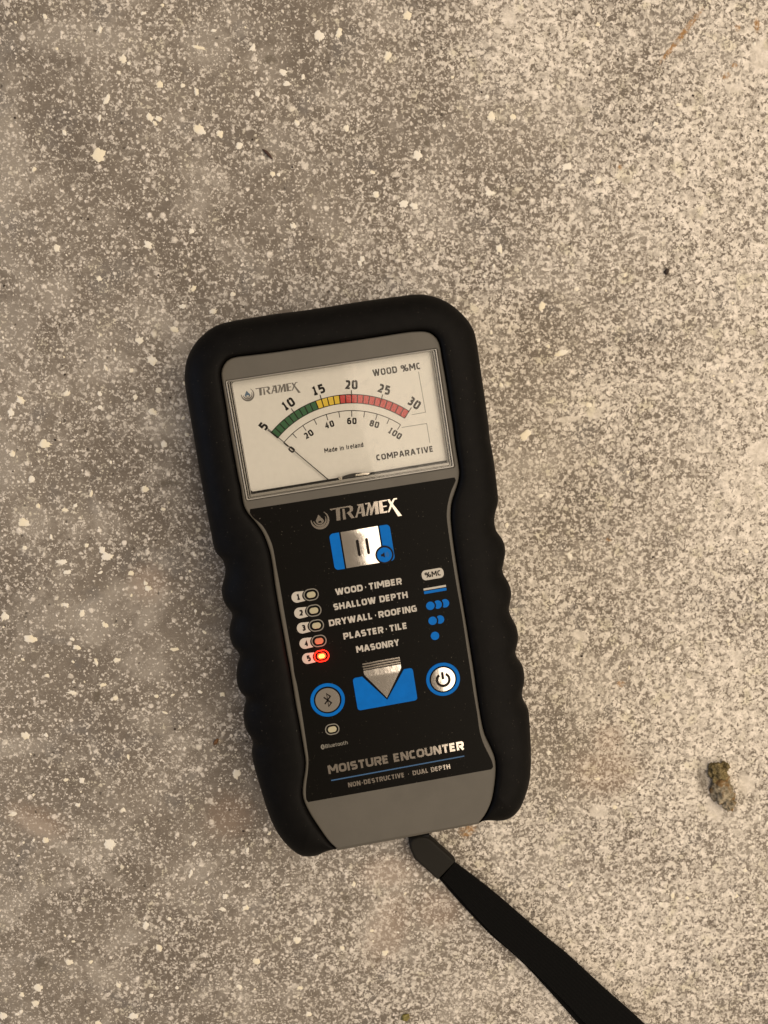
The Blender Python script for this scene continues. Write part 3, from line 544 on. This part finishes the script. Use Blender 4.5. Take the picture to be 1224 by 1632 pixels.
# ---- maker's wordmark: slanted serif capitals with a long-tailed X
def wordmark(x0, x1, y, cap, z, mat, mat2, lc, lr, parent):
    s = (x1-x0)/21.5; k = cap/4.1
    def T(x, yy): return (x0+x*s, y+yy*k)
    def poly(P): return [T(*p) for p in P]
    L = [[(-.1, 4.15), (4.9, 4.15), (4.9, 3.75), (3.15, 3.75), (2.75, 0), (1.55, 0), (1.85, 3.75), (.9, 3.72), (.4, 3.5)]]           # T
    L += [[(3.9, 3.5), (4.6, 3.5), (4.55, 0), (3.65, 0)],
          [(4.9, 4.15), (6.6, 4.15), (7.3, 3.7), (7.2, 2.5), (6.3, 1.95), (7.35, 0), (6.3, 0), (5.2, 1.9), (5.3, 2.15), (6.1, 2.45), (6.3, 3.2), (6.0, 3.72), (4.95, 3.72)]]  # R
    L += [[(7.5, 0), (8.15, 0), (8.7, 1.15), (9.75, 1.15), (9.75, 0), (10.85, 0), (10.75, 4.15), (8.7, 4.15), (8.7, 3.78), (9.25, 3.78)], [(8.95, 1.6), (9.75, 1.6), (9.75, 3.5)]]   # A
    L += [[(11.0, 0), (11.55, 0), (12.75, 2.9), (12.35, 0), (12.95, 0), (14.3, 2.9), (14.0, 0), (15.2, 0), (15.4, 4.15), (14.2, 4.15), (13.25, 2.1), (12.85, 4.15), (11.3, 4.15), (11.3, 3.75), (12.2, 3.75)]]  # M
    L += [[(15.5, 0), (17.8, 0), (18.05, .5), (16.75, .45), (16.75, 1.9), (18.0, 1.9), (18.0, 2.3), (16.75, 2.3), (16.75, 3.75), (18.3, 3.75), (18.3, 4.15), (15.7, 4.15)]]  # E
    L += [[(18.05, 0), (18.55, 0), (19.6, 1.7), (21.1, -1.8), (22.35, -1.8), (20.05, 2.5), (20.85, 3.75), (21.6, 3.75), (21.6, 4.15), (20.5, 4.15), (19.65, 3.1), (19.3, 4.15), (18.5, 4.15), (19.2, 2.3)]]  # X
    for q in L: pass
    shape('wordmark', [poly(q) for q in L], z-.02, z+.02, mat, parent)
    cx, cy = lc; V = []; F = []
    for i, (r0, wd, a0, a1) in enumerate(((.92, .16, 175, 415), (.66, .13, 185, 385), (.42, .10, 200, 350))):
        n_ = 40; b = len(V)
        for j_ in range(n_+1):
            u = j_/n_; aa = R(a0+(a1-a0)*u); tw = lr*wd*math.sin(math.pi*min(1, .12+u*.82))
            V.append((cx+(lr*r0-tw)*math.cos(aa), cy+(lr*r0-tw)*math.sin(aa), z)); V.append((cx+(lr*r0+tw*.6)*math.cos(aa), cy+(lr*r0+tw*.6)*math.sin(aa), z))
        for j_ in range(n_): q = b+2*j_; F.append((q, q+2, q+3, q+1))
    mesh('swirl_emblem', V, F, mat, parent)
    drops = []
    for dx, dy, sc in ((-.05, .22, .55), (-.28, -.02, .36), (.22, -.02, .36)):
        P = []
        for j_ in range(16):
            aa = 2*math.pi*j_/16; rx = .42*math.sin(aa)*(1 if math.cos(aa) < 0 else 1-math.cos(aa)*.75); P.append((cx+lr*(dx+sc*rx), cy+lr*(dy+sc*.62*math.cos(aa)-.02)))
        drops.append(P)
    for i, P in enumerate(drops): mesh('drop_emblem', [(p[0], p[1], z+.01*(i+1)) for p in P], [tuple(reversed(range(16)))], mat2, parent)
wordmark(-25.0, -11.6, 49.6, 2.4, ZD+.02, 'greyink', 'blueink', (-27.7, 50.55), 2.15, dial)
wordmark(-8.0, 13.6, 6.65, 4.05, ZP, 'foil', 'foil', (-11.7, 7.85), 3.05, panel)

# ---- hold key
def domed(name, loop_fn, x0, x1, y0, y1, h, mat, parent, z0=ZP, nx=14, ny=14, cy=1.0):
    """embossed metal face: a shallow dome clipped to a rectangle"""
    V = []; F = []
    for j in range(ny+1):
        for i in range(nx+1):
            u = -1+2*i/nx; v = -1+2*j/ny
            V.append((x0+(x1-x0)*i/nx, y0+(y1-y0)*j/ny, z0+h(u, v)))
    for j in range(ny):
        for i in range(nx): a = j*(nx+1)+i; F.append((a, a+1, a+nx+2, a+nx+1))
    b = len(V)
    ring = [i for i in range(nx+1)]+[j*(nx+1)+nx for j in range(1, ny+1)]+[ny*(nx+1)+i for i in range(nx-1, -1, -1)]+[j*(nx+1) for j in range(ny-1, 0, -1)]
    for q in ring: V.append((V[q][0], V[q][1], z0-.2))
    m = len(ring)
    for k in range(m): F.append((ring[k], b+k, b+(k+1) % m, ring[(k+1) % m]))
    return mesh(name, V, F, mat, parent, True)
hold = link(bpy.data.objects.new('hold_key', None), meter)
def arcs(P, c, r):      # remove from P the points inside circle c,r (simple bite)
    return P
shape('key_side', [rrect(-9.6, -9.05, -6.35, 2.85, 1.3)+[]], ZP-.1, ZP+.22, 'blue', hold, .08, 2, True)
shape('key_side', [[p for p in rrect(6.75, -9.05, 10.05, 2.85, 1.3)]], ZP-.1, ZP+.22, 'blue', hold, .08, 2, True)
shape('key_corner', [rrect(-7.6, -9.05, -6.35, -5.6, .05)], ZP-.1, ZP+.218, 'blue', hold)
shape('key_corner', [rrect(-7.6, -1.0, -6.35, 2.85, .05)], ZP-.1, ZP+.218, 'blue', hold)
shape('key_corner', [rrect(6.75, -1.0, 8.0, 2.85, .05)], ZP-.1, ZP+.218, 'blue', hold)
hf = lambda u, v: .34+.22*(1-abs(v)**7)-.15*(u+.25)**2-.14*u*max(0, -v-.1)
domed('key_face', None, -5.85, 6.25, -8.95, 2.85, hf, 'key', hold)
shape('pause_symbol', [rrect(-1.5, -5.65, -.58, -.35, .45), rrect(1.54, -5.65, 2.46, -.35, .45)], ZP+.2, ZP+.78, 'ink', hold)
shape('sound_ring', [circle(6.9, -6.65, 2.95, 40)], ZP, ZP+.60, 'ink', hold, .05, 1)
shape('sound_disc', [circle(6.9, -6.65, 2.4, 40)], ZP+.4, ZP+.68, 'blue', hold, .05, 1)
shape('speaker_symbol', [[(5.75, -7.0), (5.75, -6.3), (6.25, -6.3), (6.95, -5.75), (6.95, -7.55), (6.25, -7.0)]], ZP+.6, ZP+.71, 'ink', hold)
lines('sound_waves', [[(p[0], p[1]) for p in circle(6.9, -6.65, r_, 10, -45, 45)] for r_ in (.7, 1.2)], .18, ZP+.70, 'darkblue', hold)

# ---- mode names and icons
for s, x0, x1, y in (('WOOD.TIMBER', -10.6, 11.1, -17.15), ('SHALLOW DEPTH', -12.0, 12.3, -21.9), ('DRYWALL.ROOFING', -14.3, 14.5, -26.85), ('PLASTER.TILE', -10.4, 10.6, -31.95), ('MASONRY', -7.0, 7.15, -37.0)):
    text('mode_lettering', s, x0, x1, y, 2.12, .245, ZP, 'white', panel, gap=.115)
shape('percent_badge', [rrect(17.8, -17.25, 25.0, -13.95, 1.3)], ZP-.02, ZP+.02, 'white', panel)
text('badge_lettering', '%MC', 18.8, 24.1, -16.45, 1.75, .20, ZP+.04, 'ink', panel, gap=.12)
shape('white_bar', [rrect(17.7, -20.45, 25.1, -19.8, .1)], ZP-.02, ZP+.02, 'white', panel)
shape('blue_bar', [rrect(17.7, -21.65, 25.1, -20.75, .1)], ZP-.02, ZP+.02, 'blue', panel)
def crescent(cx, cy, r, pc, pr):
    P = []
    for i in range(73):
        a = R(-180+i*5); x, y = cx+r*math.cos(a), cy+r*math.sin(a)
        if math.hypot(x-pc, y-cy) >= pr: P.append((x, y))
    y0, y1 = P[0][1]-cy, P[-1][1]-cy
    a0, a1 = math.atan2(P[-1][1]-cy, P[-1][0]-pc), math.atan2(P[0][1]-cy, P[0][0]-pc)
    for i in range(1, 12): a = a0+(a1-a0)*i/12; P.append((pc+pr*math.cos(a), cy+pr*math.sin(a)))
    return P
for y, k in ((-25.8, 3), (-30.83, 2), (-35.92, 1)):
    shape('depth_dot', [circle(19.06, y, 1.38, 32)], ZP-.02, ZP+.02, 'blue', panel)
    for q in range(1, k): shape('depth_crescent', [crescent(19.06+2.43*q, y, 1.38, 19.06+2.43*(q-1), 1.90)], ZP-.02, ZP+.02, 'blue', panel)

# ---- indicator lamps
def lamp(x, y, kind, w_=2.45, h_=1.95):
    e = link(bpy.data.objects.new('indicator_lamp', None), meter)
    e.location = (x*MM, y*MM, ZP*MM)
    def stad(a, b): return rrect(-a, -b, a, b, b*.98, 8)
    rm, lm = {'cream': ('ring', 'lens'), 'pink': ('ring', 'lenspink'), 'lit': ('ledring', 'ledglow')}[kind]
    shape('lamp_ring', [stad(w_, h_), stad(w_-.32, h_-.32)], 0, .10, rm, e)
    shape('lamp_lens', [stad(1.42, .98)], 0, .30, lm, e, .12, 2, True)
    if kind == 'lit':
        shape('lamp_core', [stad(.98, .66)], .2, .36, 'ledcore', e, .05, 1, True)
        e['label'] = 'lamp glowing red beside number 5'
    return e
ys = (-15.55, -20.8, -25.8, -30.95, -36.0)
for i, y in enumerate(ys):
    xl = -18.4; lamp(xl, y, 'lit' if i == 4 else 'pink' if i == 3 else 'cream')
    P = [p for p in rrect(-24.75, y-1.85, -18.0, y+1.75, 1.75, 10)]
    Q = []
    for px, py in P:
        if px < -20.6: Q.append((px, py))
    top = [p for p in Q if p[1] > y-.05]; bot = [p for p in Q if p[1] <= y-.05]
    bite = [(xl+2.85*math.cos(R(a))*1.02, y-.05+2.3*math.sin(R(a))) for a in range(232, 127, -8)]
    bite = [(min(bx, -20.2), by) for bx, by in bite if abs(by-y+.05) < 1.8]
    shape('number_tab', [top+bot+bite], ZP-.02, ZP+.02, 'white', panel)
    text('tab_numeral', str(i+1), -23.2, -21.95, y-1.05, 2.0, .27, ZP+.04, 'ink', panel)
lamp(-19.0, -60.8, 'cream', 2.35, 1.85)['label'] = 'unlit cream lamp under the left round key'
ld = bpy.data.lights.new('red_lamp_glow', 'POINT'); ld.energy = .0016; ld.color = (1, .03, .01); ld.shadow_soft_size = .0012
lo = link(bpy.data.objects.new('red_lamp_glow', ld), meter); lo.location = (-18.4*MM, -36.0*MM, (ZP+1.7)*MM)

# ---- arrow key
arrow = link(bpy.data.objects.new('arrow_key', None), meter)
V4 = [(-9.75, -46.2), (-9.75, -55.3)] + [p for p in circle(-8.75, -55.15, 1.0, 6, 180, 270)][1:] + circle(9.15, -55.15, 1.0, 6, 270, 360) + [(10.15, -46.2)] + circle(9.15, -46.1, 1.0, 6, 0, 90)[1:] + [(7.25, -45.1), (.3, -54.25), (-6.55, -45.1)] + circle(-8.75, -46.1, 1.0, 6, 90, 180)[:-1]
shape('key_base', [V4], ZP-.1, ZP+.22, 'blue', arrow, .08, 2, True)
V = []; F = []; ny = 22; nx = 10; tipy = -53.35
for j in range(ny+1):
    y = -43.3+(tipy+43.3)*j/ny
    hw = 6.15 if y > -44.4 else max(.02, 6.15*(y-tipy)/(-44.4-tipy))
    z = .12+.50*min(1, j/5.)
    for i in range(nx+1): u = -1+2*i/nx; V.append((.32+u*hw, y, ZP+z))
for j in range(ny):
    for i in range(nx): a = j*(nx+1)+i; F.append((a, a+nx+1, a+nx+2, a+1))
b = len(V); ring = [i for i in range(nx+1)]+[j*(nx+1)+nx for j in range(1, ny+1)]+[ny*(nx+1)+i for i in range(nx-1, -1, -1)]+[j*(nx+1) for j in range(ny-1, 0, -1)]
for q in ring: V.append((V[q][0], V[q][1], ZP-.05))
for k in range(len(ring)): F.append((ring[k], ring[(k+1) % len(ring)], b+(k+1) % len(ring), b+k))
mesh('key_face', V, F, 'key', arrow, True)
for y in (-41.1, -41.95, -42.8): shape('key_stripe', [rrect(-5.85, y-.25, 6.5, y+.25, .05)], ZP-.05, ZP+.16, 'foil', arrow, .05, 1, True)

# ---- round keys
def dome_disc(name, cx, cy, r, h, mat, parent, z0):
    V = [(cx, cy, z0+h)]; F = []; k = 40; rings = 8
    for j in range(1, rings+1):
        rr_ = r*j/rings
        for i in range(k): a = 2*math.pi*i/k; V.append((cx+rr_*math.cos(a), cy+rr_*math.sin(a), z0+h*(1-(j/rings)**2.6)))
    for i in range(k): F.append((0, 1+i, 1+(i+1) % k))
    for j in range(rings-1):
        for i in range(k): a = 1+j*k; F.append((a+i, a+k+i, a+k+(i+1) % k, a+(i+1) % k))
    b = len(V)
    for i in range(k): a = 2*math.pi*i/k; V.append((cx+r*math.cos(a), cy+r*math.sin(a), z0-.3))
    a = 1+(rings-1)*k
    for i in range(k): F.append((a+i, b+i, b+(i+1) % k, a+(i+1) % k))
    return mesh(name, V, F, mat, parent, True)
for nm, cx, cy in (('wireless_key', -18.87, -50.8), ('power_key', 19.5, -50.75)):
    e = link(bpy.data.objects.new(nm, None), meter)
    shape('key_ring', [circle(cx, cy, 5.6, 56), circle(cx, cy, 4.5, 56)], ZP-.1, ZP+.20, 'blue', e, .08, 2, True)
    dome_disc('key_face', cx, cy, 4.0, .035 if nm == 'wireless_key' else .07, 'key', e, ZP+.24)
    if nm == 'power_key':
        V = []; F = []
        ribbon(V, F, circle(cx, cy-.1, 2.05, 40, 122, 418), .85, ZP+.37); ribbon(V, F, [(cx, cy+.1), (cx, cy+2.5)], .85, ZP+.38)
    else:
        V = []; F = []
        ribbon(V, F, [(cx-1.1, cy+1.15), (cx+1.05, cy-1.1), (cx, cy-2.15), (cx, cy+2.15), (cx+1.05, cy+1.1), (cx-1.1, cy-1.15)], .42, ZP+.37)
    mesh('key_symbol', V, F, 'ink', e)
shape('rune_badge', [[(-23.05+.62*math.cos(R(a)), -66.15+.85*math.sin(R(a))) for a in range(0, 360, 15)]], ZP-.02, ZP+.01, 'ring', panel)
lines('rune_mark', [[(-23.35, -65.85), (-22.8, -66.4), (-23.07, -66.75), (-23.07, -65.5), (-22.8, -65.9), (-23.35, -66.45)]], .12, ZP+.03, 'ink', panel)
text('small_lettering', 'Bluetooth', -22.2, -14.8, -66.75, 1.25, .15, ZP, 'ring', panel, gap=.12)
text('product_lettering', 'MOISTURE ENCOUNTER', -22.6, 23.0, -75.65, 2.9, .25, ZP, 'foil', panel, gap=.09)
shape('blue_rule', [[(-22.2, -78.15), (22.6, -78.15), (22.6, -77.75), (-22.2, -77.75)]], ZP-.02, ZP+.01, 'darkblue', panel)
text('product_lettering', 'NON-DESTRUCTIVE . DUAL DEPTH', -16.95, 17.4, -81.35, 1.62, .23, ZP, 'foil', panel, gap=.12)

# ================================================================= wrist strap
strap = link(bpy.data.objects.new('wrist_strap', None)); strap.location = (0, 0, 0)
tag(strap, 'black ribbed webbing wrist strap with dark grey clip trailing from the meter', 'wrist strap')
clipP = [(28.52, -147.05), (29.79, -145.65), (32.11, -145.02), (34.9, -145.24), (36.76, -146.4), (45.79, -155.2), (39.19, -162.19), (30.4, -153.65), (28.76, -149.47)]
C2 = []
shape('clip', [clipP], 1.5, 6.0, 'clip', strap, .9, 3, True)
notch = [(28.28, -146.13), (35.95, -144.49), (35.73, -145.93), (32.23, -145.92), (29.67, -147.15)]
shape('cord_loop', [notch], 3.0, 5.4, 'cord', strap, .3, 2, True)
def webbing(name, Lp, Rp, zf, ribs, parent, mat='web'):
    A = catmull([tuple(p) for p in Lp], False, 150); B = catmull([tuple(p) for p in Rp], False, 150)
    V = []; F = []; K = ribs*4
    for i in range(151):
        t = i/150; z = zf(t)
        for k in range(K+1):
            u = k/K; e = min(u, 1-u)
            x, y = A[i][0]*(1-u)+B[i][0]*u, A[i][1]*(1-u)+B[i][1]*u
            V.append((x, y, z+.26*abs(math.sin(math.pi*ribs*u))-(.5*max(0, .04-e)/.04)+.25*math.sin(t*11+u*2.4)*min(1, t*4)+.05*noise.noise(Vector((t*60, u*6, 1)))))
    n1 = len(V)
    for i in range(151):
        for k in (0, K): q = V[i*(K+1)+k]; V.append((q[0], q[1], q[2]-1.0))
    for i in range(150):
        for k in range(K): a = i*(K+1)+k; F.append((a, a+K+1, a+K+2, a+1))
        a = i*(K+1); b = n1+2*i; F.append((a, b, b+2, a+K+1)); F.append((a+K, a+2*K+1, b+3, b+1)); F.append((b, b+1, b+3, b+2))
    return mesh(name, V, F, mat, parent, True)
webbing('webbing_band', [(40.74, -161.97), (48.13, -170.65), (59.93, -184.35), (74.09, -198.37), (85.99, -210.68), (97.06, -223.11), (113.98, -243.11), (132.37, -266.8)], [(45.4, -156.29), (53.25, -162.5), (61.55, -169.51), (73.19, -180.23), (81.38, -187.64), (90.03, -195.13), (103.83, -208.71), (111.69, -216.2), (120.03, -224.43), (136.5, -241.09), (155.06, -260.3)], lambda t: 4.6+1.2*math.sin(math.pi*t), 11, strap)
webbing('webbing_band', [(40.25, -164.12), (48.02, -173.64), (59.67, -186.69), (67.25, -193.88), (74.07, -200.75), (84.37, -212.64), (94.81, -225.11), (111.04, -244.67), (128.14, -265.74)], [(44.81, -159.63), (53.67, -166.43), (64.1, -176.61), (76.4, -189.77), (90.11, -203.19), (104.1, -219.41), (119.66, -238.61), (138.19, -261.04)], lambda t: 1.9+.5*math.sin(math.pi*t), 11, strap)

# ================================================================= small things lying on the floor
def lump(name, centre, sx, sy, sz, ang_, seed, mat, amp=.35, sub=4, freq=1.4, parent=None, z0=-.3, smooth=True):
    bm = bmesh.new(); bmesh.ops.create_icosphere(bm, subdivisions=sub, radius=1)
    for v in bm.verts:
        p = v.co.copy(); d = noise.fractal(p*freq+Vector((seed, seed*2, 0)), 1.0, 2.1, 4)
        c = noise.cell(p*2.2+Vector((seed, 0, 5)))*.12
        v.co = p*(1+amp*d+c); v.co.z = max(v.co.z, -.55)
    zmin = min(v.co.z for v in bm.verts)
    V = [((v.co.x*sx), (v.co.y*sy), (v.co.z-zmin)*sz+z0) for v in bm.verts]; F = [tuple(q.index for q in f.verts) for f in bm.faces]; bm.free()
    o = mesh(name, V, F, mat, parent, smooth); o.location = (centre[0]*MM, centre[1]*MM, 0); o.rotation_euler = (0, 0, R(ang_)); return o
n = NT('pebble_stone'); c = n.mix(n.step(n.noise(.5, 5, .7), .38, .62), (.13, .105, .06, 1), (.42, .36, .26, 1))
c = n.mix(n.step(n.noise(.22, 3, .5), .50, .62), c, (.20, .115, .04, 1)); n.set(Base_Color=c, Roughness=.85); n.bump(n.noise(1.6, 5, .7), .8, .6*MM); M['stone'] = n.m
n = NT('dry_moss'); n.set(Base_Color=n.mix(n.step(n.noise(1.6, 4, .6), .35, .65), (.11, .085, .025, 1), (.34, .265, .13, 1)), Roughness=.95); n.bump(n.noise(2.5, 5, .8), 1., .8*MM); M['moss'] = n.m
M['bark'] = simple('brown_bark', (.045, .018, .010), .7, bump=(3, .4, .2)); M['leaf'] = simple('dry_leaf', (.13, .06, .02), .7, grain=(.9, .4))
M['olive'] = simple('olive_seed', (.16, .135, .03), .6, grain=(.8, .4)); M['grit'] = simple('dark_grit', (.03, .02, .015), .9)
peb = link(bpy.data.objects.new('pebble', None)); pc = [(149.82, -133.53), (146.25, -125.41), (152.58, -139.65), (151.36, -122.57)]
peb.location = (pc[0][0]*MM, pc[0][1]*MM, 0)
tag(peb, 'rough mossy pebble on the floor right of the meter, brown and olive', 'pebble')
def rel(p): return (p[0]-pc[0][0], p[1]-pc[0][1])
lump('stone', rel(pc[0]), 4.2, 5.8, 2.8, 24, 3.1, 'stone', .42, 4, 1.5, peb)
lump('stone', rel((pc[0][0]+2.2, pc[0][1]-4.6)), 2.4, 3.2, 2.6, 10, 8.3, 'stone', .45, 4, 1.7, peb)
lump('moss', rel((pc[1][0]+1.2, pc[1][1]-1.0)), 3.2, 3.4, 2.3, 0, 5.5, 'moss', .6, 4, 2.0, peb)
lump('moss', rel((pc[3][0]-.9, pc[3][1]-1.6)), 1.3, 1.7, 2.0, 0, 9.5, 'moss', .6, 3, 2.0, peb)
# curved bark sliver
def sliver(name, P, w_, hgt, mat):
    Q = catmull([tuple(p) for p in P], False, 14); V = []; F = []; c0 = Q[7]
    for i, p in enumerate(Q):
        a, b = Q[max(0, i-1)], Q[min(14, i+1)]; d = Vector((b[0]-a[0], b[1]-a[1])).normalized(); s = Vector((-d.y, d.x)); ww = w_*math.sin(math.pi*(.08+.84*i/14)); z = .1+hgt*math.sin(math.pi*i/14)
        for k in range(6): aa = 2*math.pi*k/6; V.append((p[0]-c0[0]+s.x*ww*math.cos(aa), p[1]-c0[1]+s.y*ww*math.cos(aa), z+ww*.7*math.sin(aa)))
    for i in range(14):
        for k in range(6): a = i*6+k; b = i*6+(k+1) % 6; F.append((a, b, b+6, a+6))
    F.append(tuple(range(6))); F.append(tuple(84+k for k in reversed(range(6))))
    o = mesh(name, V, F, mat, None, True); o.location = (c0[0]*MM, c0[1]*MM, 0); return o
tag(sliver('bark_sliver', [(-22.05, 99.05), (-21.21, 98.45), (-19.95, 97.25), (-18.69, 95.83)], .55, .5, 'bark'), 'thin dark brown curved bark sliver on the floor above the meter', 'bark sliver')
tag(sliver('leaf_scrap', [(-42.53, -110.26), (-41.83, -109.1), (-40.9, -107.95)], .8, .4, 'leaf'), 'tiny brown leaf scrap on the floor left of the meter grip', 'leaf scrap')
sd = [(27.8, -220.33), (121.2, 60.48)]
tag(lump('seed', sd[0], 1.5, 1.2, .8, 10, 2.2, 'olive', .4, 3), 'small olive seed husk on the floor at the bottom edge left of the strap', 'seed')
tag(lump('soil_crumb', sd[1], .75, .95, .7, 10, 4.2, 'grit', .5, 3), 'tiny dark soil crumb on the floor at upper right', 'crumb')
V = []; F = []
for x, y in [(-11.89, 93.52), (49.39, 114.88), (101.36, 132.75), (91.45, 127), (114.67, 97.02), (150.99, -1), (119.77, -42.99), (102.88, -36.03), (117.63, -134.7), (-66.95, 63.06), (-109.36, -10.46), (152.9, 118.14), (153.28, 110.02), (128.88, 121.24), (-25.39, 102.25), (110.07, 0.83), (-94.57, 0.36), (-90.56, 22.71), (-65.66, 49.66), (-55.11, 14.93)] + [(random.uniform(-120, 120), random.uniform(-160, 160)) for _ in range(25)]:
    b = len(V); r_ = random.uniform(.22, .5)
    for k in range(6): a = k*math.pi/3; V.append((x+r_*math.cos(a)*random.uniform(.7, 1.4), y+r_*math.sin(a)*random.uniform(.6, 1.2), -.15))
    V.append((x, y, .3+r_*.3))
    for k in range(6): F.append((b+k, b+(k+1) % 6, b+6))
tag(mesh('grit', V, F, 'grit', None, True), 'scattered dark grit specks on the painted floor', 'grit', kind='stuff')
